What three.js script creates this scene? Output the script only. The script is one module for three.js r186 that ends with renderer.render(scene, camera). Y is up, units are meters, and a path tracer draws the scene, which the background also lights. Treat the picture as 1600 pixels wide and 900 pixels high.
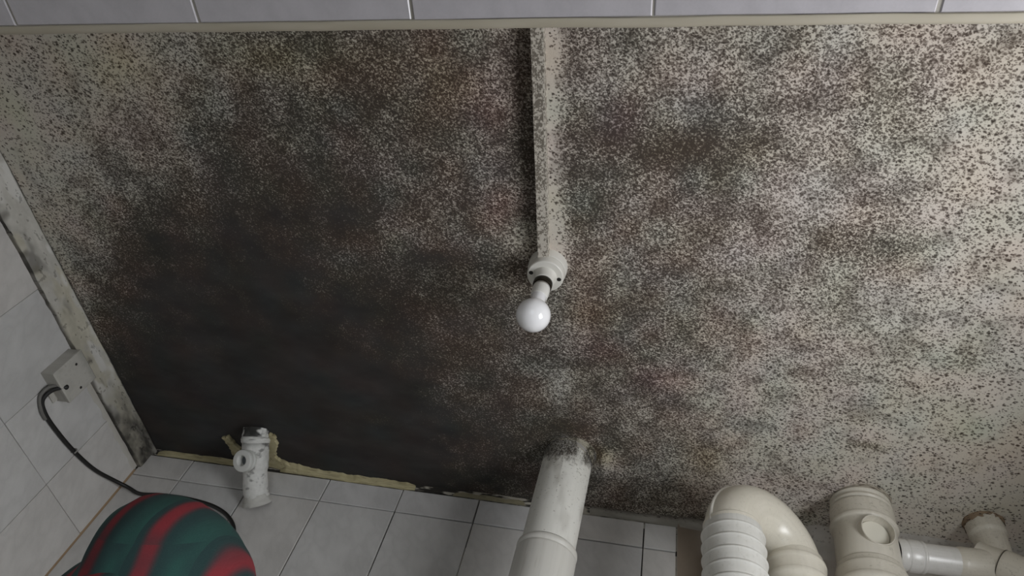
import * as THREE from 'three';
import { mergeGeometries, mergeVertices } from 'three/addons/utils/BufferGeometryUtils.js';
import { Brush, Evaluator, SUBTRACTION } from 'three-bvh-csg';
import { RectAreaLightUniformsLib } from 'three/addons/lights/RectAreaLightUniformsLib.js';

// ---------------------------------------------------------------- camera, sky, window light, exposure
const R = THREE.MathUtils.degToRad;
const EYE = 1.4;                                    // floor is y = 0, ceiling y = 2.4; heights below are given from the camera's height
const CEIL = EYE + 1;
const scene = new THREE.Scene();
const camera = new THREE.PerspectiveCamera(46.2, 16 / 9, 0.02, 60);
camera.rotation.order = 'YXZ';
camera.rotation.set(R(52.96), R(19.92), R(20.11));
camera.position.set(0, EYE, 0);
scene.add(camera);

scene.background = new THREE.Color().setRGB(0.88, 0.95, 1.0);
scene.backgroundIntensity = 1;
RectAreaLightUniformsLib.init();
const WIN = { x: 0.82, z0: -0.64, z1: 0.02, y0: EYE - 0.05, y1: EYE + 0.56 };
const ADDED_DOOR = { x0: -0.62, x1: 0.22, y1: 2.0, z: 1.0 };  // doorway added behind the viewer to carry the fill light
function areaLight(name, color, intensity, w, h, from, to) {
  const l = new THREE.RectAreaLight(color, intensity, w, h);
  l.name = name; l.position.set(...from); l.lookAt(...to); scene.add(l);
}
areaLight('window_daylight', new THREE.Color().setRGB(0.96, 0.98, 1.0), 11.5, WIN.z1 - WIN.z0 - 0.07, WIN.y1 - WIN.y0 - 0.07, [WIN.x + 0.03, (WIN.y0 + WIN.y1) / 2, (WIN.z0 + WIN.z1) / 2], [-3, (WIN.y0 + WIN.y1) / 2, (WIN.z0 + WIN.z1) / 2]);
areaLight('added_fill_light', new THREE.Color().setRGB(0.95, 0.98, 1.0), 0.03, ADDED_DOOR.x1 - ADDED_DOOR.x0, ADDED_DOOR.y1, [(ADDED_DOOR.x0 + ADDED_DOOR.x1) / 2, ADDED_DOOR.y1 / 2, ADDED_DOOR.z + 0.05], [(ADDED_DOOR.x0 + ADDED_DOOR.x1) / 2, ADDED_DOOR.y1 / 2, -3]);  // weak fill light, added behind the viewer in a made-up doorway

const renderer = new THREE.WebGLRenderer();
renderer.toneMapping = THREE.LinearToneMapping;
renderer.toneMappingExposure = 1.12;
renderer.shadowMap.enabled = true;

// ---------------------------------------------------------------- noise and helpers
let seed = 7;
const rnd = () => { seed = (seed + 0x6d2b79f5) | 0; let t = Math.imul(seed ^ (seed >>> 15), 1 | seed); t = (t + Math.imul(t ^ (t >>> 7), 61 | t)) ^ t; return ((t ^ (t >>> 14)) >>> 0) / 4294967296; };
const TAB = new Float32Array(65536);
for (let i = 0; i < 65536; i++) TAB[i] = rnd();
function vn(x, y) {                                 // value noise 0..1
  const xi = Math.floor(x), yi = Math.floor(y), fx = x - xi, fy = y - yi;
  const u = fx * fx * (3 - 2 * fx), v = fy * fy * (3 - 2 * fy);
  const r0 = (yi & 255) << 8, r1 = ((yi + 1) & 255) << 8, c0 = xi & 255, c1 = (xi + 1) & 255;
  const a = TAB[r0 | c0], b = TAB[r0 | c1], c = TAB[r1 | c0], d = TAB[r1 | c1];
  return a + (b - a) * u + (c - a + (a - b - c + d) * u) * v;
}
const fbm = (x, y) => vn(x, y) * 0.53 + vn(x * 2.1 + 17, y * 2.1 + 5) * 0.29 + vn(x * 4.3 + 3, y * 4.3 + 41) * 0.18;
const clamp = (v, a = 0, b = 1) => (v < a ? a : v > b ? b : v);
const sst = (a, b, v) => { const t = clamp((v - a) / (b - a)); return t * t * (3 - 2 * t); };
const mix = (a, b, t) => a + (b - a) * t;

function paintTexture(w, h, f, srgb = true) {       // f(u, v, out) with out = [r, g, b] in 0..255
  const data = new Uint8Array(w * h * 4), o = [0, 0, 0];
  for (let j = 0; j < h; j++) for (let i = 0; i < w; i++) {
    f((i + 0.5) / w, (j + 0.5) / h, o);
    const k = (j * w + i) * 4;
    data[k] = clamp(o[0], 0, 255); data[k + 1] = clamp(o[1], 0, 255); data[k + 2] = clamp(o[2], 0, 255); data[k + 3] = 255;
  }
  const t = new THREE.DataTexture(data, w, h, THREE.RGBAFormat);
  t.magFilter = THREE.LinearFilter; t.minFilter = THREE.LinearFilter;
  t.wrapS = t.wrapT = THREE.RepeatWrapping;
  if (srgb) t.colorSpace = THREE.SRGBColorSpace;
  t.needsUpdate = true;
  return t;
}
const mat = (hex, roughness = 0.6, extra = {}) => new THREE.MeshStandardMaterial({ color: hex, roughness, ...extra });

const used = {};
function numbered(name) { const n = used[name] = (used[name] ?? -1) + 1; return n ? `${name}_${String(n).padStart(3, '0')}` : name; }
function mesh(name, geometry, material, parent = scene) {
  const m = new THREE.Mesh(geometry, material);
  m.name = parent === scene ? numbered(name) : name;
  m.castShadow = m.receiveShadow = true;
  parent.add(m);
  return m;
}
function struct(name, geometry, material) { const m = mesh(name, geometry, material); m.userData.kind = 'structure'; return m; }
function thing(name, label, category, [x, y, z]) {
  const g = new THREE.Group();
  g.name = numbered(name); g.position.set(x, y, z); g.userData = { label, category };
  scene.add(g);
  return g;
}
function box(x0, x1, y0, y1, z0, z1) {
  const g = new THREE.BoxGeometry(x1 - x0, y1 - y0, z1 - z0);
  g.translate((x0 + x1) / 2, (y0 + y1) / 2, (z0 + z1) / 2);
  return g;
}
function planarUV(g, fu, fv) {
  const p = g.attributes.position, uv = new Float32Array(p.count * 2);
  for (let i = 0; i < p.count; i++) { uv[2 * i] = fu(p.getX(i), p.getY(i), p.getZ(i)); uv[2 * i + 1] = fv(p.getX(i), p.getY(i), p.getZ(i)); }
  g.setAttribute('uv', new THREE.BufferAttribute(uv, 2));
  return g;
}
function grid(nu, nv, f, flip = false) {            // surface from f(u, v) -> [x, y, z]
  const pos = [], uv = [], idx = [];
  for (let j = 0; j <= nv; j++) for (let i = 0; i <= nu; i++) { pos.push(...f(i / nu, j / nv)); uv.push(i / nu, j / nv); }
  for (let j = 0; j < nv; j++) for (let i = 0; i < nu; i++) {
    const a = j * (nu + 1) + i, b = a + 1, c = a + nu + 1, d = c + 1;
    if (flip) idx.push(a, c, b, b, c, d); else idx.push(a, b, c, b, d, c);
  }
  const g = new THREE.BufferGeometry();
  g.setAttribute('position', new THREE.Float32BufferAttribute(pos, 3));
  g.setAttribute('uv', new THREE.Float32BufferAttribute(uv, 2));
  g.setIndex(idx); g.computeVertexNormals();
  return g;
}
// turned profile: pts are [radius, y]; the sharp corners get small chamfers through doubled points
function lathe(pts, seg = 64) { return new THREE.LatheGeometry(pts.map(([r, y]) => new THREE.Vector2(Math.max(r, 0.00005), y)), seg); }
// round tube along a centre line with a radius per point (radius may depend on the angle)
function sweep(path, radius, seg = 40, up = new THREE.Vector3(0, 1, 0)) {
  const n = path.length - 1, frames = path.map((p, i) => {
    const t = new THREE.Vector3().subVectors(path[Math.min(i + 1, n)], path[Math.max(i - 1, 0)]).normalize();
    const s = new THREE.Vector3().crossVectors(up, t).normalize();
    return [p, s, new THREE.Vector3().crossVectors(t, s)];
  });
  return grid(seg, n, (u, v) => {
    const i = Math.round(v * n), [p, s, b] = frames[i], a = u * Math.PI * 2, r = radius(i / n, a);
    return [p.x + (s.x * Math.cos(a) + b.x * Math.sin(a)) * r, p.y + (s.y * Math.cos(a) + b.y * Math.sin(a)) * r, p.z + (s.z * Math.cos(a) + b.z * Math.sin(a)) * r];
  });
}
const V = (x, y, z) => new THREE.Vector3(x, y, z);

// ---------------------------------------------------------------- ceiling with mould
// how densely the mould covers the ceiling, every 0.26 m across (x from -1.28) and 0.18 m in depth (z from -0.25)
const COVER = [
  [.14, .28, .52, .70, .62, .55, .48, .34, .26],
  [.18, .44, .72, .78, .70, .68, .50, .32, .22],
  [.36, .78, .92, .80, .66, .66, .52, .32, .20],
  [.62, .97, 1.0, .88, .68, .63, .46, .30, .18],
  [.86, 1.0, 1.05, .97, .72, .60, .36, .26, .14],
  [1.0, 1.05, 1.05, .99, .78, .62, .38, .18, .10],
  [1.0, 1.05, 1.05, .99, .88, .66, .48, .12, .06],
];
function cover(x, z) {
  const gx = clamp((x + 1.28) / 0.26, 0, 7.999), gz = clamp((-0.25 - z) / 0.18, 0, 5.999);
  const i = Math.floor(gx), j = Math.floor(gz), fx = gx - i, fz = gz - j;
  const u = fx * fx * (3 - 2 * fx), v = fz * fz * (3 - 2 * fz);
  return mix(mix(COVER[j][i], COVER[j][i + 1], mix(fx, u, 0.5)), mix(COVER[j + 1][i], COVER[j + 1][i + 1], mix(fx, u, 0.5)), mix(fz, v, 0.5));
}
// local patches: x, z, size x, size z, change of the cover, tint added to the paint
const PATCHES = [
  [-0.92, -0.30, .10, .05, .02, 2, 4, -16], [-0.60, -0.29, .12, .04, .03, 4, 6, -14], [-0.35, -0.32, .08, .08, .0, 10, 0, -14],
  [-0.27, -0.40, .04, .09, -.08, 8, -4, 4], [-0.24, -0.60, .035, .07, -.16, 4, 2, 2], [-0.27, -0.55, .03, .04, -.05, 10, -4, 0],
  [-0.36, -0.655, .12, .022, .16, 0, 0, 0], [-0.22, -0.66, .05, .03, .12, 0, 0, 0], [-0.45, -0.60, .05, .04, -.10, 0, 0, 0],  // first two: mould streak with the lamp's cast shadow painted in
  [0.08, -0.42, .10, .05, .12, 0, -4, -10], [0.03, -0.36, .05, .03, -.08, 2, 0, 8], [-0.07, -0.40, .03, .04, .10, 4, -2, 6],
  [0.22, -0.52, .05, .04, -.14, 4, 4, 10], [0.34, -0.58, .09, .035, .16, 0, -2, -6], [0.15, -0.60, .06, .04, -.08, 4, 2, 8],
  [-0.12, -0.52, .05, .06, .04, 2, 4, 2], [-0.10, -0.74, .06, .05, .06, 10, 0, -12], [-0.10, -0.84, .05, .04, .08, 12, -6, 0],
  [-0.17, -0.95, .03, .05, -.16, 2, 2, 4], [0.02, -0.92, .06, .06, .08, 8, -4, 2], [0.20, -0.72, .05, .04, -.08, 6, 2, 6],
  [0.10, -0.78, .06, .05, .04, 6, 0, -6], [0.56, -0.95, .09, .06, -.02, -8, 2, -6], [0.42, -1.02, .035, .012, .35, -4, 0, -10],
  [0.52, -0.80, .05, .03, .10, -8, 0, -4], [0.60, -0.72, .08, .02, .06, 0, -2, -4], [0.48, -0.86, .10, .008, .12, 0, 0, 0],
  [-0.095, -1.13, .028, .03, .10, 6, 0, -24], [-0.072, -1.15, .016, .03, -.34, 0, 2, -4], [-0.155, -1.06, .07, .02, .14, 6, 0, -12],
  [0.13, -1.10, .05, .05, .10, 2, 2, -16], [0.33, -1.14, .05, .04, .12, -4, -2, 2], [0.40, -1.15, .03, .02, .12, -6, -4, 4],
  [0.66, -1.18, .05, .03, .18, -6, -8, -14], [-1.18, -0.40, .03, .10, -.08, -4, 4, -10], [-1.25, -0.62, .018, .40, -.16, 0, 0, 0],
  [-0.60, -1.10, .05, .02, -.06, 4, 4, 0], [-0.40, -0.97, .05, .03, -.10, 0, 0, 4],
];
const cell = (i, j, k) => TAB[(((j + k) & 255) << 8) | ((i + k * 7) & 255)];
function dots(x, y, share, r0, r1, k) {             // jittered round dots, one at most per cell; share = how many cells hold one
  const xi = Math.floor(x), yi = Math.floor(y);
  let m = 0;
  for (let j = yi - 1; j <= yi + 1; j++) for (let i = xi - 1; i <= xi + 1; i++) {
    if (cell(i, j, k) > share) continue;
    const q = cell(i, j, k + 60), dx = x - i - cell(i, j, k + 20), dy = y - j - cell(i, j, k + 40), r = r0 + r1 * q * q, e = 1.25 - Math.sqrt(dx * dx + dy * dy) / r;
    if (e > 0) { const t = (e > 0.7 ? 1 : e / 0.7) * (0.55 + 0.45 * cell(i, j, k + 90)); if (t > m) m = t; }
  }
  return m;
}
const TEX = 2048, CZ0 = -1.34, CZ1 = -0.16;
function mouldPainter(x0, x1) {
  return (u, v, o) => {
    const x = mix(x0, x1, u), z = mix(CZ0, CZ1, v);
    let d = cover(x, z), tr = 0, tg = 0, tb = 0;
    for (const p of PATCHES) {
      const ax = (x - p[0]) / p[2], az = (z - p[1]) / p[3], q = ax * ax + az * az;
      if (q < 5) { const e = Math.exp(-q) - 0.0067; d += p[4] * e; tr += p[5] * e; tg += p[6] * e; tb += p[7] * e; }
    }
    const big = fbm(x * 7 + 40, z * 9 + 11) - 0.5, med = fbm(x * 31 + 7, z * 34 + 80) - 0.5;
    const edge = d * (1.3 - d) * 2.2;
    d += (big * 0.26 + med * 0.20) * clamp(edge, 0.15, 1);
    if (z > -0.66 && x > -0.184 && x < -0.13) d -= 0.55 * sst(0.045, 0.004, x + 0.184);   // paint kept clean along the trunking
    // dots of mould in two sizes and a fine speckle, drawn out a little along the strokes of the plaster
    const a = x * 0.93 - z * 0.36, b = x * 0.36 + z * 0.93;
    const wx = (vn(x * 420 + 31, z * 420) - 0.5) * 0.0028, wz = (vn(x * 420, z * 420 + 57) - 0.5) * 0.0022;
    const dc = clamp(d * 0.98 - 0.01);
    let m = dots((a + wx) * 150, (b + wz) * 215, clamp(dc * 1.5 + 0.04), 0.20, 0.32, 11);
    m = Math.max(m, dots((a + wx) * 265, (b + wz) * 360, clamp(dc * 1.3 - 0.06), 0.26, 0.34, 77) * mix(0.72, 1, dc));
    m = Math.max(m, dots((a + wx * 2) * 70, (b + wz * 2) * 100, 0.06 + 0.12 * dc, 0.10, 0.20, 133) * 0.95);
    const sp = vn(a * 420, b * 520) * 0.6 + vn(a * 760 + 9, b * 900 + 33) * 0.4;
    m = Math.max(m, clamp((dc * 1.15 - 0.22 - sp) / 0.3 + 0.5) * 0.95);
    m = 1 - (1 - m) * (1 - 0.20 * sst(0.35, 0.75, med * 1.6 + d * 0.5 + 0.12) * sst(0.1, 0.35, d));
    const veil = 0.04 * sst(0.1, 0.6, d) + 0.12 * sst(0.5, 0.9, d) + 0.66 * sst(0.84, 1.0, d);   // thin film between the spots
    m = 1 - (1 - m) * (1 - veil);
    const hue = (vn(x * 17 + 5, z * 19 + 8) - 0.5), hue2 = vn(x * 23 + 70, z * 21 + 60) - 0.5, grain = (vn(a * 900, b * 900) - 0.5) * 14;
    const deep = sst(0.8, 1.0, d), blot = (fbm(x * 12 + 3, z * 26 + 9) - 0.5) * 26 * deep;
    const pr = 204 + tr * 0.6 + hue * 7 + grain, pg = 197 + tg * 0.6 - hue * 2 + hue2 * 3 + grain, pb = 186 + tb * 0.6 + hue2 * 9 + grain;
    const mr = 62 + tr * 0.5 + hue * 9 - 11 * deep + blot, mg = 54 + tg * 0.5 + hue2 * 4 - 6 * deep + blot, mb = 47 + tb * 0.3 + hue2 * 8 - 1 * deep + blot;
    o[0] = mix(pr, mr, m); o[1] = mix(pg, mg, m); o[2] = mix(pb, mb, m);
  };
}
{
  const mats = [], parts = [];
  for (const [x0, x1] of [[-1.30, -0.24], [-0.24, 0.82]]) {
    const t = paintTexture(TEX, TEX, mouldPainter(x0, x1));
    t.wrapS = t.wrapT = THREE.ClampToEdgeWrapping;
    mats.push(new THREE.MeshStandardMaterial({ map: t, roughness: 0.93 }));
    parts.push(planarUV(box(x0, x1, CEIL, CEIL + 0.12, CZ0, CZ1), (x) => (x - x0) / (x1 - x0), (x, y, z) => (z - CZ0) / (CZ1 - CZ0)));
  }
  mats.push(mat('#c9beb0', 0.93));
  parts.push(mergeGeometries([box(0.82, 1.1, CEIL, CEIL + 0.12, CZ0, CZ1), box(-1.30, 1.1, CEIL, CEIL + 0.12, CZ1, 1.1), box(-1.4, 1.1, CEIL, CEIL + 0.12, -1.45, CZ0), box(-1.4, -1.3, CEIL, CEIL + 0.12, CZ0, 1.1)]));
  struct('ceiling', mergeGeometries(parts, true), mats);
}

// ---------------------------------------------------------------- walls, floor, window
const plasterTex = paintTexture(256, 256, (u, v, o) => { const n = fbm(u * 14, v * 14) - 0.5, s = vn(u * 120, v * 120) - 0.5; o[0] = 205 + n * 26 + s * 8; o[1] = 200 + n * 26 + s * 8; o[2] = 192 + n * 28 + s * 8; });
plasterTex.repeat.set(2, 2);
const plaster = new THREE.MeshStandardMaterial({ map: plasterTex, roughness: 0.85 });

// joint mortar behind the tiles: pale, gone black where the joints have opened
const JX = [-1.144, -0.951, -0.757, -0.563, -0.371, -0.178, 0.015];
const jointTex = paintTexture(1024, 512, (u, v, o) => {
  const x = mix(-1.3, 0.1, u), y = mix(0.5, 1.0, v), n = fbm(x * 40, y * 40);
  let k = 0;                                        // black share
  const row = Math.abs(y - 0.917) < 0.006;
  if (row) k = (x > -0.735 && x < 0.2) ? 0.95 : (x < -0.86 && x > -0.9 ? 0.9 : 0.12);
  else for (const [jx, lo, hi] of [[-0.371, 0.855, 0.99], [-0.563, 0.76, 0.915], [-0.951, 0.90, 0.935], [-0.951, 0.86, 0.885], [0.015, 0.5, 0.97], [-1.144, 0.9, 0.955]]) if (Math.abs(x - jx) < 0.008 && y > lo && y < hi) k = 0.97;
  if (y > 0.981) k = x < -0.4 ? 0.85 : x < -0.24 ? 0.55 + 0.6 * (n - 0.5) : 0.15 + n * 0.4;
  k = clamp(k + (n - 0.5) * 0.7 + (vn(x * 90, y * 90) > 0.86 ? 0.5 : 0));
  o[0] = mix(196, 34, k); o[1] = mix(190, 32, k); o[2] = mix(178, 29, k);
});
{
  const g = box(-1.30, 0.088, 0, CEIL, -1.45, -1.3265);
  planarUV(g, (x) => (x + 1.3) / 1.4, (x, y) => (y - EYE - 0.5) / 0.5);
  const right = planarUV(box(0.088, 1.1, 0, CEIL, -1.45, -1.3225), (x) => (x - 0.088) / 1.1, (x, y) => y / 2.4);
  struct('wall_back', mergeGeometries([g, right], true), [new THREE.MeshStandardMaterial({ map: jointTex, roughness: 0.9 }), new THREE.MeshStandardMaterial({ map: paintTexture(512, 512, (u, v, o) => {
    const n = fbm(u * 20, v * 44) - 0.5, brown = sst(0.11, 0.02, u + n * 0.05) * 0.75 + 0.25 * sst(0.1, 0.35, n);  // brown band next to the tiles: dirt and shade painted in together
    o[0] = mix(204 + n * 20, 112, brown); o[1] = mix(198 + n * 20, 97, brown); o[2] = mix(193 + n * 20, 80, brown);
  }), roughness: 0.88 })]);
}
const wallBack = scene.getObjectByName('wall_back');
const wallLeft = struct('wall_left', planarUV(box(-1.45, -1.2905, 0, CEIL, -1.45, 1.1), (x, y, z) => z, (x, y) => y), mat('#d2d0cb', 0.8));

// glazed tiles, each a piece with bevelled edges
const tileTex = paintTexture(512, 512, (u, v, o) => {
  const w = fbm(u * 5 + v * 3, v * 5 - u * 2), s = Math.pow(Math.abs(fbm(u * 9 + v * 7 + 30, v * 4 - u * 5) - 0.5) * 2, 0.6), g = vn(u * 200, v * 200) - 0.5;
  const n = (w - 0.5) * 16 + (s - 0.5) * 12 + g * 4;
  o[0] = 205 + n; o[1] = 203 + n; o[2] = 201 + n;
});
const glaze = [[1, 1, 1], [0.96, 0.96, 0.97], [1.0, 0.985, 0.97], [0.93, 0.935, 0.94]].map(([r, g, b]) => new THREE.MeshStandardMaterial({ map: tileTex, color: new THREE.Color().setRGB(r, g, b), roughness: 0.34 }));
const tileCache = {};
function tileShape(w, h, t = 0.007, c = 0.0011) {   // lies in x-y, faces +z, its face at z = 0
  const key = [w, h].map((q) => q.toFixed(4)).join();
  if (tileCache[key]) return tileCache[key];
  const ring = (x, y, z) => [[-x, -y, z], [x, -y, z], [x, y, z], [-x, y, z]];
  const L = [ring(w / 2, h / 2, -t), ring(w / 2, h / 2, -c), ring(w / 2 - c, h / 2 - c, 0)], pos = [];
  const quad = (a, b, d, e) => pos.push(...a, ...b, ...d, ...a, ...d, ...e);
  for (let k = 0; k < 2; k++) for (let i = 0; i < 4; i++) quad(L[k][i], L[k][(i + 1) % 4], L[k + 1][(i + 1) % 4], L[k + 1][i]);
  quad(...L[2]); quad(L[0][3], L[0][2], L[0][1], L[0][0]);
  const g = new THREE.BufferGeometry();
  g.setAttribute('position', new THREE.Float32BufferAttribute(pos, 3));
  g.computeVertexNormals();
  return (tileCache[key] = planarUV(g, (x) => x / 0.3 + 0.5, (x, y) => y / 0.3 + 0.5));
}
let tileCount = 0;
function tile(parent, w, h, p, rot) {
  const m = mesh('tile', tileShape(w, h), glaze[Math.floor(rnd() * 3.4)], parent);
  tileCount++;
  m.name = tileCount > 1 ? `tile_${String(tileCount - 1).padStart(3, '0')}` : 'tile';
  m.position.copy(p); m.rotation.set(...rot.map((r) => r + (rnd() - 0.5) * 0.006), 'YXZ');
  return m;
}
{
  const J = 0.0028, xs = [-1.283, ...JX, 0.086], ys = [0.983, 0.917, 0.625, 0.333];
  for (let r = 0; r < 3; r++) for (let i = 0; i < xs.length - 1; i++) {
    const w = xs[i + 1] - xs[i] - J, h = ys[r] - ys[r + 1] - J;
    tile(wallBack, w, h, V((xs[i] + xs[i + 1]) / 2, EYE + (ys[r] + ys[r + 1]) / 2, -1.3205 + (rnd() - 0.5) * 0.001), [0, 0, 0]);
  }
  const zs = [-1.319, -1.143, -0.953, -0.757, -0.560, -0.364, -0.168, 0.03, 0.226], yl = [0.946, 0.735, 0.44, 0.145];
  for (let r = 0; r < 3; r++) for (let i = 0; i < zs.length - 1; i++) {
    const w = zs[i + 1] - zs[i] - 0.0010, h = yl[r] - yl[r + 1] - 0.0010;
    tile(wallLeft, w, h, V(-1.2855 + (rnd() - 0.5) * 0.001, EYE + (yl[r] + yl[r + 1]) / 2, (zs[i] + zs[i + 1]) / 2), [0, Math.PI / 2, 0]);
  }
}
// right wall round the window, front wall, floor
struct('wall_right', mergeGeometries([box(WIN.x, 1.1, 0, WIN.y0, -1.45, 1.1), box(WIN.x, 1.1, WIN.y1, CEIL, -1.45, 1.1), box(WIN.x, 1.1, WIN.y0, WIN.y1, -1.45, WIN.z0), box(WIN.x, 1.1, WIN.y0, WIN.y1, WIN.z1, 1.1)]), plaster);
struct('wall_front', mergeGeometries([box(-1.45, ADDED_DOOR.x0, 0, CEIL, ADDED_DOOR.z, 1.12), box(ADDED_DOOR.x1, 1.1, 0, CEIL, ADDED_DOOR.z, 1.12), box(ADDED_DOOR.x0, ADDED_DOOR.x1, ADDED_DOOR.y1, CEIL, ADDED_DOOR.z, 1.12)]), mat('#6f675e', 0.85));
struct('trim_6', mergeGeometries([box(ADDED_DOOR.x0 - 0.06, ADDED_DOOR.x0, 0, ADDED_DOOR.y1 + 0.06, ADDED_DOOR.z - 0.015, ADDED_DOOR.z), box(ADDED_DOOR.x1, ADDED_DOOR.x1 + 0.06, 0, ADDED_DOOR.y1 + 0.06, ADDED_DOOR.z - 0.015, ADDED_DOOR.z), box(ADDED_DOOR.x0, ADDED_DOOR.x1, ADDED_DOOR.y1, ADDED_DOOR.y1 + 0.06, ADDED_DOOR.z - 0.015, ADDED_DOOR.z)]), mat('#d8d4cc', 0.5));  // casing of the added doorway
struct('floor', box(-1.45, 1.1, -0.1, 0, -1.45, 1.12), mat('#3a3733', 0.5));
{
  const w = new THREE.Group(); w.name = 'window_1'; w.userData.kind = 'structure'; scene.add(w);
  w.position.set(WIN.x + 0.06, WIN.y0, (WIN.z0 + WIN.z1) / 2);
  const hw = (WIN.z1 - WIN.z0) / 2, H = WIN.y1 - WIN.y0, f = 0.035;
  const fr = mat('#e6e4df', 0.4);
  mesh('window_frame', mergeGeometries([box(-.02, .02, 0, f, -hw, hw), box(-.02, .02, H - f, H, -hw, hw), box(-.02, .02, f, H - f, -hw, -hw + f), box(-.02, .02, f, H - f, hw - f, hw)]), fr, w);
  mesh('window_pane', box(-.002, .002, f, H - f, -hw + f, hw - f), new THREE.MeshPhysicalMaterial({ color: 0xffffff, roughness: 0.05, transmission: 1, thickness: 0 }), w);
}

// plaster band along the top of the left wall
{
  const bandTex = paintTexture(1024, 128, (u, v, o) => {           // u along the wall from the back corner, v from the lower edge up to the ceiling
    const s = u * 1.6, t = v, n = fbm(s * 26, t * 3.2) - 0.5, f = fbm(s * 90, t * 9 + 7) - 0.5;
    const mould = clamp(sst(0.34, 0.02, s) * (0.62 + n * 1.6) + sst(0.10, 0, t) * 0.5 + sst(0.5, 0.72, fbm(s * 16 + 9, t * 2)) * sst(0.75, 0.1, t) * 0.5 + (f > 0.22 ? 0.3 : 0));
    const bare = sst(0.52, 0.62, fbm(s * 11 + 40, t * 1.6 + 3)) * sst(0.2, 0.3, s) * 0.8;
    const yel = sst(0.50, 0.66, fbm(s * 9 + 70, t * 1.4)) * 10;
    let r = 186 + n * 34 + f * 14, g = 183 + n * 34 + f * 14 - yel * 0.2, b = 176 + n * 34 + f * 14 - yel;
    r = mix(r, 208, bare); g = mix(g, 206, bare); b = mix(b, 202, bare);
    o[0] = mix(r, 60, mould); o[1] = mix(g, 57, mould); o[2] = mix(b, 52, mould);
  });
  const sec = [[-1.2895, 0.9405], [-1.2755, 0.9400], [-1.2725, 0.9425], [-1.2715, 0.955], [-1.2720, 0.975], [-1.2715, 0.991], [-1.2685, 0.9965], [-1.2670, 1.0], [-1.2895, 1.0]];
  const vs = [0.0, 0.02, 0.08, 0.2, 0.5, 0.82, 0.93, 1, 1];
  const N = 160, L = 1.6;
  const g = grid(sec.length - 1, N, (u, v) => {
    const k = Math.round(u * (sec.length - 1)), z = -1.3265 + v * L;
    const w = (vn(z * 60, k * 3.1) - 0.5) * 0.0028 + (vn(z * 17, k + 9) - 0.5) * 0.003, out = k === 0 || k === sec.length - 1 ? 0 : 1;
    return [sec[k][0] + w * out, EYE + Math.min(sec[k][1] + (k < 3 ? w * 1.2 : 0), 1.0), z];
  }, true);
  const uv = g.attributes.uv;
  for (let i = 0; i < uv.count; i++) { const k = Math.round(uv.getX(i) * (sec.length - 1)), v = uv.getY(i); uv.setXY(i, v, vs[k]); }
  struct('trim_1', g, new THREE.MeshStandardMaterial({ map: bandTex, roughness: 0.85, side: THREE.DoubleSide }));
  // paint edge left on the tiles under the band
  struct('trim_2', grid(90, 3, (u, v) => {
    const z = -1.316 + u * 0.33, w = (vn(z * 70, 4) - 0.5) * 0.006 + (fbm(z * 22, 9) - 0.5) * 0.006;
    return [-1.2852 + [0.0, 0.0022, 0.0018, 0.0][Math.round(v * 3)], EYE + [0.941, 0.939, 0.932 + w, 0.928 + w][Math.round(v * 3)], z];
  }), mat('#bdb9b1', 0.85, { side: THREE.DoubleSide }));
}
// tan sealant line in the corner of the two tiled walls
struct('trim_7', grid(4, 60, (u, v) => {
  const a = u * Math.PI / 2, y = EYE + 0.05 + v * 0.88, w = 0.0052 + (vn(y * 60, 3) - 0.5) * 0.002;
  return [-1.2858 + w * (1 - Math.sin(a)), y, -1.3208 + w * (1 - Math.cos(a))];
}), mat('#9c8468', 0.7, { side: THREE.DoubleSide }));
// rounded plaster fillet between ceiling and back wall, right of the tiles' stub of wall
{
  const coveTex = paintTexture(1024, 128, (u, v, o) => {           // u along x, v from the wall up to the ceiling
    const x = mix(-0.11, 0.95, u), n = fbm(x * 30, v * 3) - 0.5, s = vn(x * 230, v * 16);
    const spot = sst(0.72, 0.86, s) * sst(0.3, 1.0, v) * (x < 0.45 ? 0.75 : 0.2) + sst(0.45, 1.0, v) * sst(0.45, 0.1, x) * 0.45;
    const dull = sst(0.30, 0.06, x) * 58;
    o[0] = mix(206 - dull + n * 30, 62, spot); o[1] = mix(202 - dull + n * 30, 55, spot); o[2] = mix(196 - dull * 1.05 + n * 32, 48, spot);
  });
  const g = grid(140, 12, (u, v) => {
    const x = -0.11 + u * 1.06, r = mix(0.014, 0.055, sst(0.05, 0.5, x)) * (1 + (fbm(x * 14, 5) - 0.5) * 0.5), a = v * Math.PI / 2;
    return [x, CEIL - r * (1 - Math.sin(a)), -1.3262 + (x < 0.088 ? 0.001 : 0.004) + r * (1 - Math.cos(a))];
  });
  struct('trim_3', g, new THREE.MeshStandardMaterial({ map: coveTex, roughness: 0.88, side: THREE.DoubleSide }));
}
// ragged mortar line above the tile row
{
  const mortarTex = paintTexture(512, 64, (u, v, o) => { const n = fbm(u * 40, v * 3), k = sst(0.40, 0.62, n + (u < 0.75 ? 0.10 : -0.05)); o[0] = mix(176, 48, k); o[1] = mix(170, 45, k); o[2] = mix(158, 41, k); });
  const g = grid(200, 5, (u, v) => {
    const x = -1.27 + u * 1.17, w = (fbm(x * 40, v * 2) - 0.5) * 0.006, a = v * Math.PI / 2;
    const h = 0.012 + (fbm(x * 9, 3) - 0.5) * 0.006;
    return [x, CEIL - h * (1 - Math.sin(a)) + (v < 0.9 ? w * 0.5 : 0), -1.326 + h * 0.75 * (1 - Math.cos(a)) + w * 0.3];
  });
  struct('trim_4', g, new THREE.MeshStandardMaterial({ map: mortarTex, roughness: 0.95, side: THREE.DoubleSide }));
}
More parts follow.
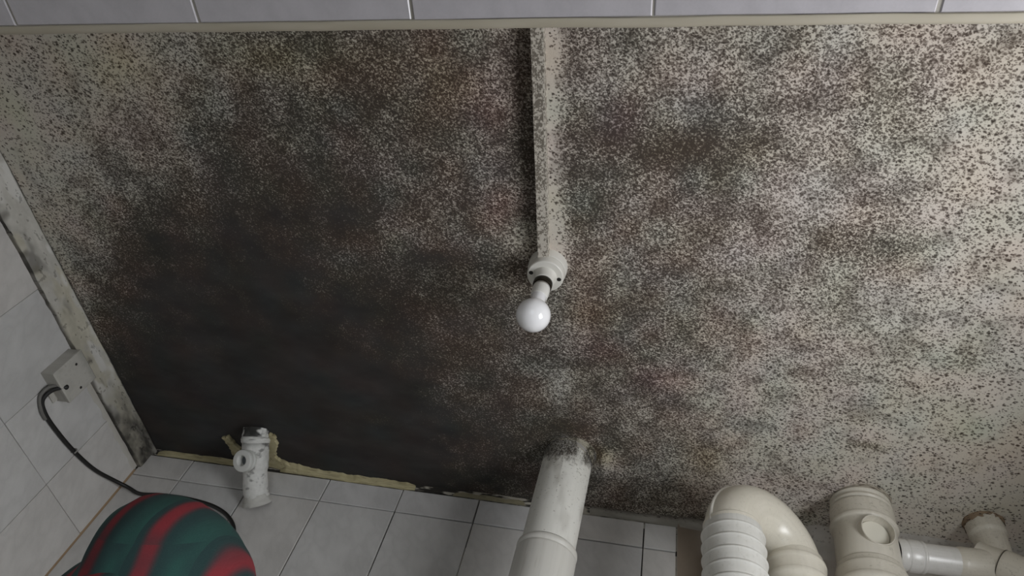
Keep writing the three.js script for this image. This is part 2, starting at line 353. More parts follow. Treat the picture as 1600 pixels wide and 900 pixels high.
// tiled beam over the viewer: pale tiles on its underside and a cream edge strip
{
  const Y = EYE + 0.67;
  const beam = struct('beam', box(-1.30, WIN.x + 0.02, Y + 0.0012, CEIL, -0.160, 0.06), mat('#aaa59d', 0.9));
  const xs = [-1.21, -0.972, -0.733, -0.496, -0.254, -0.018, 0.221, 0.459, 0.697, 0.935];
  const lilac = new THREE.MeshStandardMaterial({ map: tileTex, color: new THREE.Color().setRGB(0.72, 0.70, 0.755), roughness: 0.3 });
  for (let i = 0; i < xs.length - 1; i++) {
    const m = tile(beam, xs[i + 1] - xs[i] - 0.0027, 0.205, V((xs[i] + xs[i + 1]) / 2, Y, -0.156 + 0.1025), [Math.PI / 2, 0, 0]);
    m.material = lilac;
  }
  // edge strip with its worn, blackened top joint
  const stripTex = paintTexture(1024, 32, (u, v, o) => {
    const x = u * 2.2, n = fbm(x * 12, v * 2) - 0.5, k = v < 0.16 ? sst(0.55, 0.62, fbm(x * 7 + 30, 1)) * 0.9 : 0;
    o[0] = mix(170 + n * 20, 40, k); o[1] = mix(162 + n * 20, 34, k); o[2] = mix(146 + n * 24, 30, k);
  });
  const prof = [[-0.1560, 0.006], [-0.1562, -0.0004], [-0.1575, -0.0012], [-0.1625, -0.0014], [-0.1655, 0.0006], [-0.1665, 0.004], [-0.1665, 0.03]];
  const g = grid(prof.length - 1, 120, (u, v) => {
    const k = Math.round(u * (prof.length - 1)), x = -1.285 + v * 2.235;
    return [x, Y + prof[k][1] + (vn(x * 30, k) - 0.5) * 0.0008, prof[k][0] + (vn(x * 22, 5) - 0.5) * 0.0012];
  });
  const uv = g.attributes.uv;
  for (let i = 0; i < uv.count; i++) uv.setXY(i, uv.getY(i), uv.getX(i));
  struct('trim_5', g, new THREE.MeshStandardMaterial({ map: stripTex, roughness: 0.7, side: THREE.DoubleSide }));
}

// ---------------------------------------------------------------- pipes
const grime = (density, seedShift, base = [206, 203, 196], top = 0) => paintTexture(512, 512, (u, v, o) => {   // v grows towards the ceiling
  const n = vn(u * 70 + seedShift, v * 110), m = vn(u * 150, v * 240 + seedShift), l = fbm(u * 8 + seedShift, v * 5) - 0.5;
  const k = clamp(sst(0.62, 0.9, n * 0.6 + m * 0.4 + (v - 0.7) * 0.35 * density) * 0.6 * density + sst(0.1, 0.4, l) * 0.25 * density);
  const st = (vn(u * 90, v * 3) - 0.5) * 6;
  if (top) {                                        // mould crept down from the ceiling, deepest on the front
    const e = sst(-0.05, 0.05, v - 0.76 + 0.13 * Math.max(0, Math.cos(6.283 * u)) + (fbm(u * 40, v * 9) - 0.5) * 0.12), sp = vn(u * 150, v * 60) * 0.6 + vn(u * 300, v * 120) * 0.4, run = sst(0.035, 0.012, Math.abs(u - 0.10 - (v - 0.8) * 0.05));
    const q = e * mix(0.95, clamp(0.55 + (sp - 0.5) * 1.6), 0.8) * (1 - 0.75 * run);
    o[0] = mix(mix(base[0] + l * 12 + st, 92, k), 50, q); o[1] = mix(mix(base[1] + l * 12 + st, 86, k), 45, q); o[2] = mix(mix(base[2] + l * 14 + st, 74, k), 39, q);
    return;
  }
  o[0] = mix(base[0] + l * 12 + st, 92, k); o[1] = mix(base[1] + l * 12 + st, 86, k); o[2] = mix(base[2] + l * 14 + st, 74, k);
});
const pvcGrimy = new THREE.MeshStandardMaterial({ map: grime(1.0, 3, [224, 222, 215], 1), roughness: 0.5 });
const pvcCream = new THREE.MeshPhysicalMaterial({ map: grime(0.16, 11, [222, 216, 202]), roughness: 0.32, clearcoat: 0.35, clearcoatRoughness: 0.25 });
const pvcStack = new THREE.MeshPhysicalMaterial({ map: grime(0.40, 23, [210, 204, 191]), roughness: 0.38, clearcoat: 0.25, clearcoatRoughness: 0.3 });
const pvcWhite = new THREE.MeshPhysicalMaterial({ map: grime(0.12, 31, [218, 216, 212]), roughness: 0.3, clearcoat: 0.4, clearcoatRoughness: 0.2 });
const rubberWhite = new THREE.MeshStandardMaterial({ map: grime(0.14, 41, [212, 210, 204]), roughness: 0.55 });
const mouldyCement = new THREE.MeshStandardMaterial({ map: paintTexture(512, 256, (u, v, o) => { const n = vn(u * 150, v * 36) * 0.5 + vn(u * 260, v * 70) * 0.2 + fbm(u * 30, v * 8) * 0.3, run = sst(0.05, 0.015, Math.abs(u - 0.155)), front = sst(0.16, 0.05, Math.abs(u - 0.25)) * sst(0.8, 0.3, v), k = sst(0.46, 0.74, n + run * 0.3 + front * 0.10), y = (vn(u * 14, v * 4) - 0.5) * 12; o[0] = mix(56, 160, k) + y; o[1] = mix(51, 155, k) + y * 0.8; o[2] = mix(44, 146, k) - y * 0.6; }), roughness: 0.95 });

const wornPlaster = (name, r, g, b) => new THREE.MeshStandardMaterial({ name, map: paintTexture(256, 64, (u, v, o) => { const n = fbm(u * 40, v * 8), k = sst(0.50, 0.72, n) * 0.8; o[0] = mix(r, 62, k); o[1] = mix(g, 52, k); o[2] = mix(b, 42, k); }), roughness: 0.95 });
// upright main pipe
{
  const t = thing('drain_pipe', 'straight upright white pipe with mould-specked top, standing alone in the middle', 'pipe', [-0.156, CEIL, -1.141]);
  t.rotation.z = -0.035;
  const r = 0.0525;
  mesh('pipe', lathe([[r, -0.262], [r, -0.25], [r, -0.18], [r, -0.1], [r, -0.05], [r, -0.02], [r, 0.004]], 72), pvcGrimy, t);
  mesh('coupling', lathe([[r + 0.0055, -0.80], [r + 0.0055, -0.262], [r + 0.0052, -0.2585], [r + 0.0035, -0.2575], [r + 0.0030, -0.2550], [r + 0.0058, -0.2535], [r + 0.0062, -0.2490], [r + 0.0058, -0.2450], [r + 0.0040, -0.2440], [r + 0.0030, -0.2435], [r - 0.001, -0.2432]], 72), new THREE.MeshStandardMaterial({ map: grime(0.2, 61), roughness: 0.45 }), t);
  mesh('sealing_ring', new THREE.TorusGeometry(r + 0.0008, 0.0014, 8, 72).rotateX(Math.PI / 2).translate(0, -0.2425, 0), mat('#4a463f', 0.8), t).userData.label = 'dirty dark joint line';
  // crumbly mortar collar, thicker on the right where it has run down
  const g = grid(72, 10, (u, v) => {
    const a = u * Math.PI * 2, ca = Math.cos(a), sa = Math.sin(a), run = Math.max(0, ca * 0.85 + sa * 0.2);
    const n = fbm(Math.cos(a) * 4 + 20, Math.sin(a) * 4 + v * 2.2), hgt = 0.016 + 0.020 * run ** 2 + (n - 0.5) * 0.016;
    const rr = r + 0.0004 + (0.002 + 0.008 * run ** 3) * v ** 1.6 + (n - 0.5) * 0.005 * Math.sin(v * Math.PI);
    return [ca * rr, 0.003 - hgt * (1 - v), sa * rr];
  });
  mesh('mortar_collar', g, mouldyCement, t).userData.label = 'dark mouldy mortar collar with a pale run';
}
// stub pipe between ceiling and tiled wall at the left, with an open branch
{
  const t = thing('waste_pipe', 'short bent white pipe from ceiling into tiled wall, smeared, with open round outlet', 'pipe', [-0.930, CEIL, -1.202]);
  const P = (x, y, z) => V(x + 0.930, y - 1, z + 1.202);
  const path = new THREE.CatmullRomCurve3([P(-0.932, 1.004, -1.194), P(-0.930, 0.985, -1.206), P(-0.925, 0.955, -1.238), P(-0.919, 0.927, -1.270), P(-0.912, 0.902, -1.300), P(-0.906, 0.887, -1.3225)]).getSpacedPoints(60);
  const smear = new THREE.MeshStandardMaterial({ map: paintTexture(256, 256, (u, v, o) => {
    const n = fbm(u * 10 + v * 5, v * 12 - u * 4), k = clamp(sst(0.54, 0.76, n) * 0.42 + sst(0.26, 0.06, v) * sst(0.32, 0.55, fbm(u * 9 + 4, v * 9)) * 0.95), s = (fbm(u * 30, v * 30) - 0.5) * 20;
    o[0] = mix(214 + s, 44, k); o[1] = mix(213 + s, 43, k); o[2] = mix(209 + s, 41, k);
  }), roughness: 0.6 });
  const rough = (v, a) => (fbm(Math.cos(a) * 3 + 9, v * 9 + Math.sin(a) * 3) - 0.5) * 0.0035;
  mesh('pipe', sweep(path, (v, a) => (v < 0.10 ? 0.0335 : v < 0.13 ? mix(0.0335, 0.0315, (v - 0.10) / 0.03) : v < 0.52 ? 0.0315 : v < 0.56 ? mix(0.0315, 0.0285, (v - 0.52) / 0.04) : 0.0285) + rough(v, a), 40, V(1, 0, 0)), smear, t);
  mesh('socket_ring', sweep(path.slice(6, 12), (v, a) => 0.0325 + 0.0022 * Math.sin(v * Math.PI) + rough(v, a), 40, V(1, 0, 0)), smear, t);
  const dir = V(-0.13, -0.70, 0.70).normalize(), o = P(-0.922, 0.952, -1.243);
  const branch = lathe([[0.0185, 0], [0.0190, 0.026], [0.0225, 0.0275], [0.0250, 0.030], [0.0253, 0.034], [0.0232, 0.0365], [0.0232, 0.040], [0.0256, 0.042], [0.0262, 0.047], [0.0256, 0.0515], [0.0240, 0.0530], [0.0145, 0.0535], [0.0122, 0.0525], [0.0115, 0.048], [0.0112, 0.036], [0.0001, 0.036]], 48);
  const b = mesh('outlet', branch, new THREE.MeshStandardMaterial({ color: '#d3d3cf', roughness: 0.5 }), t);
  b.position.copy(o); b.quaternion.setFromUnitVectors(V(0, 1, 0), dir);
  const plug = mesh('inner_plug', lathe([[0.0108, 0.0362], [0.0108, 0.0372], [0.0001, 0.0374]], 32), mat('#5b6166', 0.5), b);
  plug.userData.label = 'grey recessed bore';
  mesh('wall_mortar', sweep(path.slice(52, 61), (v, a) => 0.029 + 0.007 * v * v + rough(v * 3, a) * 1.6, 40, V(1, 0, 0)), mat('#c2c0ba', 0.9), t);
}
// U-bend: ribbed connector, elbow with a moulded seam, collar
{
  const A = V(0.168, 0, -1.075), B = V(0.287, 0, -1.162), Y0 = 0.806;
  const t = thing('pipe_bend', 'glossy cream U-bend pipe with a ribbed connector on its left leg', 'pipe', [A.x, EYE + Y0, A.z]);
  const d = V(B.x - A.x, 0, B.z - A.z), L = d.length(), u = d.clone().normalize(), c = d.clone().multiplyScalar(0.5), RR = L / 2, r = 0.0492;
  const arc = (R0, a) => V(c.x - u.x * R0 * Math.cos(a), R0 * Math.sin(a), c.z - u.z * R0 * Math.cos(a));
  const path = [];
  for (let i = 0; i <= 64; i++) path.push(arc(RR, Math.PI * i / 64));
  path.unshift(V(0, -0.02, 0)); path.push(V(d.x, -0.02, d.z));
  const side = V(-u.z, 0, u.x);
  mesh('elbow', sweep(path, () => r, 56, side), pvcCream, t);
  // raised seam along the outside of the elbow
  const seam = [];
  for (let i = 0; i <= 30; i++) seam.push(arc(RR + r, -0.03 + Math.PI * 0.62 * i / 30));
  mesh('seam', new THREE.TubeGeometry(new THREE.CatmullRomCurve3(seam), 60, 0.0034, 8), new THREE.MeshStandardMaterial({ color: '#eeebe2', roughness: 0.4 }), t);
  // lip where the elbow slips into the connector
  const ribs = [];
  const R0 = 0.0505;
  ribs.push([R0 - 0.001, 0.004], [R0 + 0.0012, 0.0015], [R0 + 0.0012, -0.012]);
  for (let k = 0; k < 11; k++) {
    const y = -0.013 - k * 0.0255;
    ribs.push([R0 + 0.0016, y], [R0 + 0.0040, y - 0.0018], [R0 + 0.0052, y - 0.0038], [R0 + 0.0046, y - 0.0058], [R0 + 0.0030, y - 0.0072], [R0 + 0.0026, y - 0.0150], [R0 + 0.0020, y - 0.0240]);
  }
  mesh('ribbed_connector', lathe(ribs.reverse(), 72), rubberWhite, t).userData.label = 'white ribbed flexible connector';
  const bandGeo = lathe([[R0 + 0.001, -0.004], [R0 + 0.0015, 0.006], [R0 + 0.0008, 0.0075], [r, 0.008]], 64);
  mesh('sleeve', bandGeo, pvcCream, t);
  const collar = lathe([[0.0535, -0.26], [0.0535, -0.052], [0.0545, -0.045], [0.0568, -0.041], [0.0572, -0.036], [0.0566, -0.031], [0.0545, -0.029], [0.0542, -0.012], [0.0558, -0.009], [0.0562, -0.004], [0.0554, 0.001], [0.0528, 0.0025], [0.0520, 0.012], [0.0508, 0.0138], [r - 0.0005, 0.0142]], 72);
  const m = mesh('collar', collar, pvcCream, t);
  m.position.set(d.x, 0.004, d.z);
}
// soil stack with an inspection opening
{
  const t = thing('soil_stack', 'thick cream stack pipe with stepped rings and a round open inspection hole', 'pipe', [0.4395, CEIL, -1.185]);
  t.rotation.z = -0.07;
  const r = 0.055;
  mesh('neck', lathe([[r - 0.001, -0.040], [r - 0.002, -0.027], [r + 0.0015, -0.025], [r + 0.0024, -0.022], [r + 0.0015, -0.019], [r - 0.002, -0.0175], [r - 0.002, -0.013], [r + 0.0014, -0.011], [r + 0.0014, -0.007], [r - 0.002, -0.005], [r - 0.001, 0.004]], 72), pvcStack, t);
  const dir = V(0.12, -0.12, 0.985).normalize(), at = V(0, -0.101, 0), toHub = new THREE.Quaternion().setFromUnitVectors(V(0, 1, 0), dir);
  const solid = new Brush(lathe([[0, -0.205], [r + 0.001, -0.205], [r + 0.001, -0.090], [r + 0.0012, -0.077], [r + 0.0050, -0.0735], [r + 0.0066, -0.0695], [r + 0.0060, -0.0655], [r + 0.0036, -0.0620], [r + 0.0038, -0.034], [r + 0.0028, -0.031], [r + 0.0005, -0.030], [0, -0.030]], 80));
  const bore = new Brush(new THREE.CylinderGeometry(0.0280, 0.0280, 0.06, 48).translate(0, 0.060, 0));
  bore.position.copy(at); bore.quaternion.copy(toHub); bore.updateMatrixWorld(); solid.updateMatrixWorld();
  const csg = new Evaluator(); csg.useGroups = false; csg.attributes = ['position', 'normal', 'uv'];
  mesh('body', csg.evaluate(solid, bore, SUBTRACTION).geometry, pvcStack, t);
  mesh('lower_socket', lathe([[r + 0.0055, -0.40], [r + 0.0055, -0.214], [r + 0.0090, -0.210], [r + 0.0108, -0.204], [r + 0.0090, -0.198], [r + 0.0066, -0.195], [r + 0.0064, -0.178], [r + 0.0072, -0.1745], [r + 0.0060, -0.1715], [r + 0.0040, -0.1705], [r + 0.0040, -0.1620], [r + 0.0030, -0.1595], [r + 0.0006, -0.1588]], 80), pvcStack, t);
  const hub = mesh('inspection_branch', lathe([[0.0001, 0.0315], [0.0278, 0.0315], [0.0280, 0.0600], [0.0288, 0.0614], [0.0300, 0.0612], [0.0308, 0.0595], [0.0312, 0.0500], [0.0330, 0.0440]], 56), pvcStack, t);
  hub.position.copy(at); hub.quaternion.copy(toHub);
  mesh('inner_plug', lathe([[0.0268, 0.0316], [0.0268, 0.0420], [0.0255, 0.0432], [0.0001, 0.0438]], 40), mat('#dedacd', 0.4), hub).userData.label = 'pale plug deep in the opening';
  const cg = grid(72, 6, (u, v) => {
    const a = u * Math.PI * 2, n = fbm(Math.cos(a) * 4 + 50, Math.sin(a) * 4 + v * 2), rr = r + 0.0005 + 0.004 * v * v + (n - 0.5) * 0.004;
    return [Math.cos(a) * rr, 0.004 - (0.008 + (n - 0.4) * 0.012) * (1 - v), Math.sin(a) * rr];
  });
  mesh('mortar_collar', cg, wornPlaster('worn', 168, 160, 146), t);
}
// thin branch pipe from the stack to an elbow under the ceiling
{
  const t = thing('branch_pipe', 'thin white horizontal pipe with ringed coupling, turning up into the ceiling', 'pipe', [0.480, EYE + 0.893, -1.192]);
  const rot = [0, 0, -Math.PI / 2];
  const P = (x, y, z) => V(x - 0.480, y - 0.893, z + 1.192);
  const along = (g) => g.rotateZ(-Math.PI / 2);     // lathe axis to +x
  const r = 0.0268;
  mesh('coupling', along(lathe([[r, 0.007], [r + 0.0022, 0.010], [r + 0.0030, 0.020], [r + 0.0012, 0.0222], [r + 0.0012, 0.0235], [r + 0.0032, 0.0252], [r + 0.0032, 0.0440], [r + 0.0012, 0.0452], [r + 0.0012, 0.0470], [r + 0.0028, 0.0482], [r + 0.0028, 0.0520], [r, 0.0532]], 56)), pvcWhite, t);
  mesh('pipe', along(lathe([[r, 0.050], [r, 0.112]], 56)), pvcWhite, t);
  const path = [];
  const bend = new THREE.CatmullRomCurve3([P(0.588, 0.893, -1.192), P(0.618, 0.894, -1.193), P(0.645, 0.900, -1.195), P(0.662, 0.916, -1.197), P(0.668, 0.942, -1.199), P(0.669, 0.970, -1.200), P(0.669, 1.003, -1.200)]);
  mesh('elbow', sweep(bend.getSpacedPoints(50), (v) => v > 0.80 ? 0.0335 : v > 0.77 ? mix(0.0292, 0.0335, (v - 0.77) / 0.03) : v < 0.05 ? mix(0.0268, 0.0292, v / 0.05) : 0.0292, 48, V(0, 0, 1)), pvcStack, t);
  const hub = mesh('outlet_socket', lathe([[0.026, -0.03], [0.0290, 0.012], [0.0305, 0.014], [0.0312, 0.020], [0.0308, 0.060], [0.029, 0.062], [0.0001, 0.062]], 48), pvcStack, t);
  hub.position.copy(P(0.655, 0.902, -1.190)); hub.quaternion.setFromUnitVectors(V(0, 1, 0), V(0.72, -0.62, 0.30).normalize());
  mesh('socket_gap', new THREE.TorusGeometry(0.0300, 0.0010, 8, 48).rotateX(Math.PI / 2).translate(0, 0.0128, 0), mat('#4d483f', 0.9), hub);
  const cg = grid(60, 6, (u, v) => {
    const a = u * Math.PI * 2, n = fbm(Math.cos(a) * 4 + 90, Math.sin(a) * 4 + v * 2), rr = 0.0337 + 0.005 * v * v + (n - 0.5) * 0.005;
    const q = P(0.669, 1.0, -1.200);
    return [q.x + Math.cos(a) * rr, q.y + 0.003 - (0.012 + (n - 0.4) * 0.014) * (1 - v), q.z + Math.sin(a) * rr];
  });
  mesh('mortar_collar', cg, wornPlaster('brown', 142, 122, 100), t).userData.label = 'brown stained mortar collar';
}

// ---------------------------------------------------------------- lamp, trunking, box, cable
const porcelain = new THREE.MeshPhysicalMaterial({ color: '#dcd9d2', roughness: 0.35, clearcoat: 0.3, clearcoatRoughness: 0.3 });
const LX = -0.187, LZ = -0.655;
{
  const trunkTex = paintTexture(256, 1024, (u, v, o) => {
    const z = v * 0.5, n = vn(u * 9, z * 300) * 0.55 + vn(u * 22, z * 620) * 0.45, l = fbm(u * 2, z * 14) - 0.5;
    const k = clamp(sst(0.44, 0.66, n + l * 0.4 + sst(0.3, 0.5, v) * 0.04) * 0.62);
    o[0] = mix(196, 70, k); o[1] = mix(189, 62, k); o[2] = mix(178, 53, k);
  });
  const t = thing('cable_trunking', 'narrow mould-specked trunking strip running along the ceiling to the lamp', 'trunking', [-0.1915, CEIL, LZ + 0.020]);
  t.rotation.y = 0.012;
  const len = 0.50, hw = 0.0092;
  const face = (x0, x1, y0, y1) => planarUV(box(x0, x1, y0, y1, 0, len), (x, y) => (x - y) / 0.03, (x, y, z) => z / len);
  mesh('back_channel', face(-hw + 0.0012, hw - 0.0012, -0.012, 0.001), new THREE.MeshStandardMaterial({ map: trunkTex, roughness: 0.7 }), t);
  mesh('lid', face(-hw, hw, -0.0235, -0.0125), new THREE.MeshStandardMaterial({ map: trunkTex, roughness: 0.65 }), t);
}
{
  const t = thing('lamp_holder', 'round white ceiling lamp holder with two screw holes at the end of the trunking', 'lamp holder', [LX, CEIL, LZ]);
  mesh('base', lathe([[0.0001, -0.0360], [0.0300, -0.0360], [0.0316, -0.0350], [0.0325, -0.0325], [0.0330, -0.0225], [0.0334, -0.0205], [0.0324, -0.0198], [0.0324, -0.0184], [0.0342, -0.0174], [0.0350, -0.006], [0.0350, 0.0005]], 64), porcelain, t);
  mesh('socket_tube', lathe([[0.0001, -0.0560], [0.0172, -0.0560], [0.0180, -0.0550], [0.0184, -0.0500], [0.0190, -0.0400], [0.0210, -0.0358]], 48), porcelain, t);
  mesh('contact_ring', lathe([[0.0001, -0.0680], [0.0158, -0.0680], [0.0165, -0.0668], [0.0168, -0.0600], [0.0166, -0.0565], [0.0155, -0.0555]], 48), mat('#2c261d', 0.4, { metalness: 0.6 }), t).userData.label = 'dark brass ring';
  for (const [x, z] of [[-0.0245, 0.0065], [0.0245, -0.0040]]) {
    const s = mesh('screw', lathe([[0.0001, -0.0361], [0.0036, -0.0361], [0.0040, -0.0356]], 20), mat('#1d1a17', 0.7), t);
    s.position.set(x, -0.0003, z); s.userData.label = 'dark screw hole';
  }
}
{
  const t = thing('light_bulb', 'unlit opal white globe bulb hanging below the ceiling lamp holder', 'light bulb', [LX, CEIL - 0.0680, LZ]);
  mesh('bulb_base', lathe([[0.0130, -0.0310], [0.0140, -0.0300], [0.0150, -0.020], [0.0152, -0.008], [0.0146, -0.001], [0.0001, 0.0]], 48), new THREE.MeshPhysicalMaterial({ color: '#e3e1dc', roughness: 0.35 }), t);
  const g = [], r = 0.0283, cy = -0.0800;
  for (let i = 0; i <= 44; i++) { const a = -Math.PI / 2 + (i / 44) * (Math.PI * 0.5 + 1.06); g.push([Math.cos(a) * r, cy + Math.sin(a) * r]); }
  g.push([0.0134, -0.0530], [0.0130, -0.045], [0.0128, -0.0300]);
  mesh('globe', lathe(g, 64), new THREE.MeshPhysicalMaterial({ color: '#fbfafc', roughness: 0.16, clearcoat: 1, clearcoatRoughness: 0.03 }), t);
}
{
  const t = thing('junction_box', 'square grey white junction box on left wall with two dark screws', 'junction box', [-1.2850, EYE + 0.893, -0.958]);
  const boxTex = paintTexture(128, 128, (u, v, o) => { const n = fbm(u * 5, v * 5) - 0.5, k = sst(0.16, 0.40, n) * 0.16 + sst(0.75, 1, v) * 0.2; o[0] = mix(186 + n * 26, 70, k); o[1] = mix(183 + n * 26, 70, k); o[2] = mix(176 + n * 26, 60, k); });
  const m = new THREE.MeshStandardMaterial({ map: boxTex, roughness: 0.55 });
  const slab = (x0, x1, h, c) => { const g = tileShape(h, h, x1 - x0, c).clone(); g.rotateY(Math.PI / 2); g.translate(x1, 0, 0); return planarUV(g, (x, y, z) => z / h + 0.5, (x, y) => y / h + 0.5); };
  mesh('back_box', slab(0, 0.026, 0.0826, 0.001), m, t);
  mesh('cover_plate', slab(0.0265, 0.036, 0.0845, 0.003), m, t);
  for (const [y, z] of [[0.0135, 0.0235], [-0.004, -0.0305]]) {
    const s = mesh('screw', lathe([[0.0001, 0.0012], [0.0024, 0.0010], [0.0032, 0], [0.0032, -0.001]], 20).rotateZ(-Math.PI / 2), mat('#26231f', 0.5), t);
    s.position.set(0.036, y, z);
  }
  mesh('cable_entry', lathe([[0.0001, 0.0012], [0.0050, 0.0010], [0.0058, 0], [0.0058, -0.002]], 20).rotateZ(-Math.PI / 2).translate(0.036, -0.032, -0.004), mat('#1b1917', 0.7), t);
  // loose strip of the back plate showing at the bottom
  mesh('knockout_flap', box(0.001, 0.004, -0.054, -0.0405, -0.036, -0.008), m, t);
}
{
  const black = mat('#1c1b1a', 0.5), P = (x, y, z) => V(x, EYE + y, z);
  const t = thing('power_cable', 'black cable looping from the junction box across the left corner onto the back wall', 'cable', [-1.2850, EYE + 0.86, -0.965]);
  const rel = (a) => a.map((p) => p.sub(t.position));
  const run = rel([P(-1.2475, 0.862, -0.962), P(-1.256, 0.853, -0.957), P(-1.270, 0.838, -0.957), P(-1.2785, 0.820, -0.967), P(-1.2795, 0.811, -0.996), P(-1.2795, 0.813, -1.068), P(-1.2795, 0.823, -1.144), P(-1.279, 0.839, -1.215), P(-1.272, 0.862, -1.280), P(-1.252, 0.868, -1.308), P(-1.215, 0.859, -1.3135), P(-1.159, 0.864, -1.3135), P(-1.087, 0.865, -1.3135), P(-1.0, 0.854, -1.3135), P(-0.948, 0.832, -1.3135), P(-0.915, 0.800, -1.3135), P(-0.898, 0.745, -1.3135), P(-0.89, 0.60, -1.3135)]);
  mesh('cable', new THREE.TubeGeometry(new THREE.CatmullRomCurve3(run), 220, 0.0046, 12), black, t);
  const run2 = rel([P(-1.256, 0.858, -0.955), P(-1.272, 0.844, -0.949), P(-1.2805, 0.823, -0.956), P(-1.2805, 0.808, -0.985), P(-1.2805, 0.8055, -1.01)]);
  mesh('grey_wire', new THREE.TubeGeometry(new THREE.CatmullRomCurve3(run2), 60, 0.0040, 10), mat('#6c6a66', 0.55), t).userData.label = 'grey second wire at the loop';
  const clip = mesh('cable_clip', new THREE.TorusGeometry(0.0062, 0.0017, 8, 20, Math.PI * 1.5), mat('#8f8d88', 0.5), t);
  clip.position.copy(P(-1.2795, 0.8205, -1.128).sub(t.position)); clip.rotation.set(0.25, 0.0, -0.8);
}

// ---------------------------------------------------------------- foam sealant round the stub pipe and along the joint
{
  const t = thing('foam_sealant', 'ragged cream yellow foam sealant along the tiles around the short bent pipe', 'sealant', [-0.93, CEIL, -1.31]);
  const foamMat = new THREE.MeshStandardMaterial({ map: paintTexture(256, 256, (u, v, o) => { const n = fbm(u * 9, v * 9) - 0.5, k = sst(0.16, 0.3, fbm(u * 16 + 4, v * 16) - 0.4) * 0.22; o[0] = mix(182 + n * 30, 76, k); o[1] = mix(172 + n * 30, 68, k); o[2] = mix(136 + n * 34, 50, k); }), roughness: 0.9 });
  // lumpy bead in the ceiling joint: half-width and thickness vary along x
  const bead = (x0, x1, wide, thick, sd) => grid(Math.ceil((x1 - x0) * 260), 8, (u, v) => {
    const x = mix(x0, x1, u), e = Math.min(1, Math.min(u, 1 - u) * (x1 - x0) / 0.02), n = fbm(x * 45 + sd, v * 2 + sd), w = wide(x) * (0.65 + 0.7 * n) * (0.35 + 0.65 * e), h = thick * (0.6 + 0.8 * fbm(x * 30, v * 3 + sd)) * (0.3 + 0.7 * e);
    const s = v * 2 - 1;
    return [x + 0.93, -0.0005 - h * Math.sqrt(Math.max(0, 1 - s * s)) - 0.012 * (1 - v), -0.016 + w * v];
  });
  const beadL = mesh('bead', bead(-1.262, -0.965, () => 0.009, 0.004, 3), foamMat, t);
  mesh('bead', bead(-0.900, -0.537, (x) => mix(0.026, 0.012, sst(-0.90, -0.70, x)), 0.007, 19), foamMat, t);
  mesh('bead', bead(-0.44, -0.26, () => 0.0042, 0.003, 33), new THREE.MeshStandardMaterial({ map: foamMat.map, color: '#c9cad2', roughness: 0.9 }), t).userData.label = 'thin pale crumbling line';
  const patch = (pts, h) => {
    const sh = new THREE.Shape(pts.map(([x, z]) => new THREE.Vector2(x + 0.93, -(z + 1.31))));
    const g = new THREE.ExtrudeGeometry(sh, { depth: h, bevelEnabled: true, bevelThickness: 0.0025, bevelSize: 0.002, bevelSegments: 3, curveSegments: 4 });
    g.rotateX(-Math.PI / 2); g.translate(0, -h - 0.002, 0);
    return planarUV(g, (x) => x * 6, (x, y, z) => z * 6);
  };
  // the polygon goes through jittered midpoints so that its edges read torn
  const torn = (pts, j) => { const o = []; pts.forEach((p, i) => { const q = pts[(i + 1) % pts.length]; for (let k = 0; k < 5; k++) o.push([mix(p[0], q[0], k / 5) + (rnd() - 0.5) * j, mix(p[1], q[1], k / 5) + (rnd() - 0.5) * j]); }); return o; };
  mesh('patch', patch(torn([[-0.893, -1.196], [-0.884, -1.202], [-0.886, -1.232], [-0.901, -1.262], [-0.902, -1.284], [-0.875, -1.298], [-0.86, -1.318], [-0.965, -1.318], [-0.955, -1.300], [-0.928, -1.268], [-0.908, -1.235]], 0.006), 0.004), foamMat, t);
  mesh('patch', patch(torn([[-1.034, -1.232], [-1.020, -1.224], [-1.000, -1.262], [-0.996, -1.280], [-1.026, -1.288], [-1.024, -1.262]], 0.005), 0.004), foamMat, t);
}

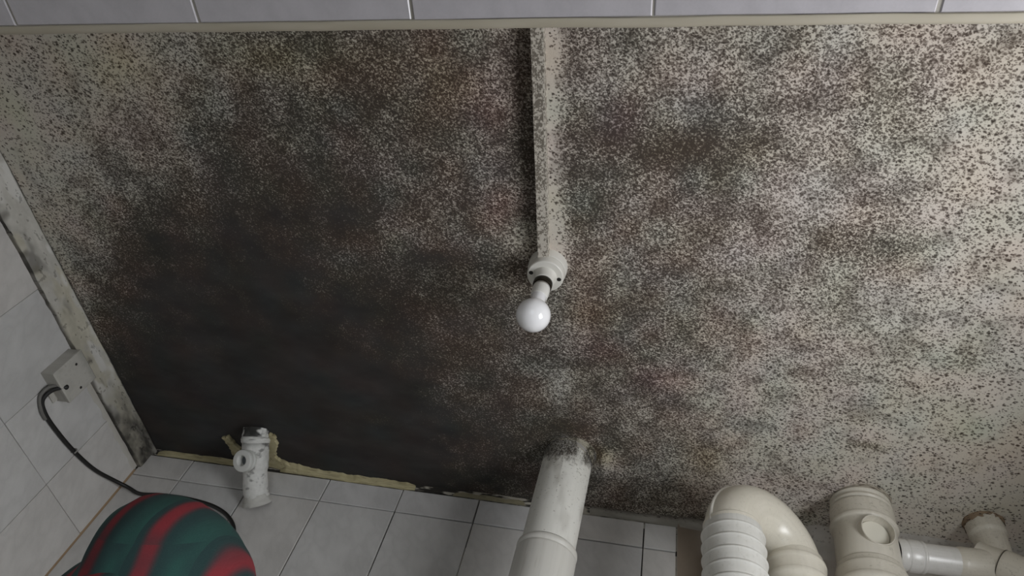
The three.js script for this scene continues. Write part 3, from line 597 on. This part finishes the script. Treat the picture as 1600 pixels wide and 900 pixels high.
// ---------------------------------------------------------------- striped cloth bulging at the lower edge
{
  const t = thing('striped_cloth', 'red and dark green striped cloth bulging in a dome below the black cable', 'cloth', [-0.510, EYE + 0.306, -0.664]);
  const clothTex = paintTexture(512, 512, (u, v, o) => {           // woven stripes, one period across u
    const s = (u + 0.05 * Math.sin(v * 6.283)) % 1, red = sst(0.06, 0.22, s) * sst(0.52, 0.34, s) * (0.62 + 0.38 * vn(v * 5, 3)), k = vn(u * 4, v * 4) * sst(0.5, 0.8, s);
    const weave = (vn(u * 160, v * 160) - 0.5) * 8;
    o[0] = mix(27 + k * 6, 128, red) + weave; o[1] = mix(52 + k * 24, 34, red) + weave; o[2] = mix(52 + k * 16, 42, red) + weave;
  });
  const cloth = new THREE.MeshStandardMaterial({ map: clothTex, roughness: 0.95 });
  // the bunch seen end on: how far it reaches at each angle (0 = along the wall to the right, 90 = up and outwards)
  const REACH = [[-180, .102], [-90, .20], [-30, .125], [0, .113], [30, .109], [60, .111], [90, .112], [104, .105], [120, .080], [141, .076], [156, .088], [168, .096], [180, .102]];
  const ax = V(0.976, 0.207, -0.062), ay = V(-0.068, 0.566, 0.822), az = new THREE.Vector3().crossVectors(ax, ay);
  const lump = (k, plain, sd) => {
    const g = grid(72, 48, (u, v) => {
      const b = v * Math.PI, a = u * Math.PI * 2, p = Math.sin(b) * Math.cos(a), q = Math.sin(b) * Math.sin(a), w = Math.cos(b), deg = THREE.MathUtils.radToDeg(Math.atan2(q, p));
      let i = 1; while (i < REACH.length - 1 && REACH[i][0] < deg) i++;
      const f = sst(REACH[i - 1][0], REACH[i][0], deg), reach = plain || mix(REACH[i - 1][1], REACH[i][1], f);
      const r = mix(plain || 0.112, reach, Math.sin(b)) * k * (1 + (fbm(p * 2 + 5 + sd, q * 2 + w) - 0.5) * 0.06);
      return [(ax.x * p + ay.x * q + az.x * w) * r, (ax.y * p + ay.y * q + az.y * w) * r, (ax.z * p + ay.z * q + az.z * w) * r];
    });
    return planarUV(g, (x, y, z) => (x + 0.10 * y) / 0.049 + 0.36, (x, y, z) => (y + z) / 0.11);
  };
  mesh('bulge', lump(1, 0, 0), cloth, t);
  const fold = mesh('fold', lump(1, 0.046, 3), cloth, t);
  fold.position.set(0.020, -0.052, 0.066);
}

renderer.render(scene, camera);
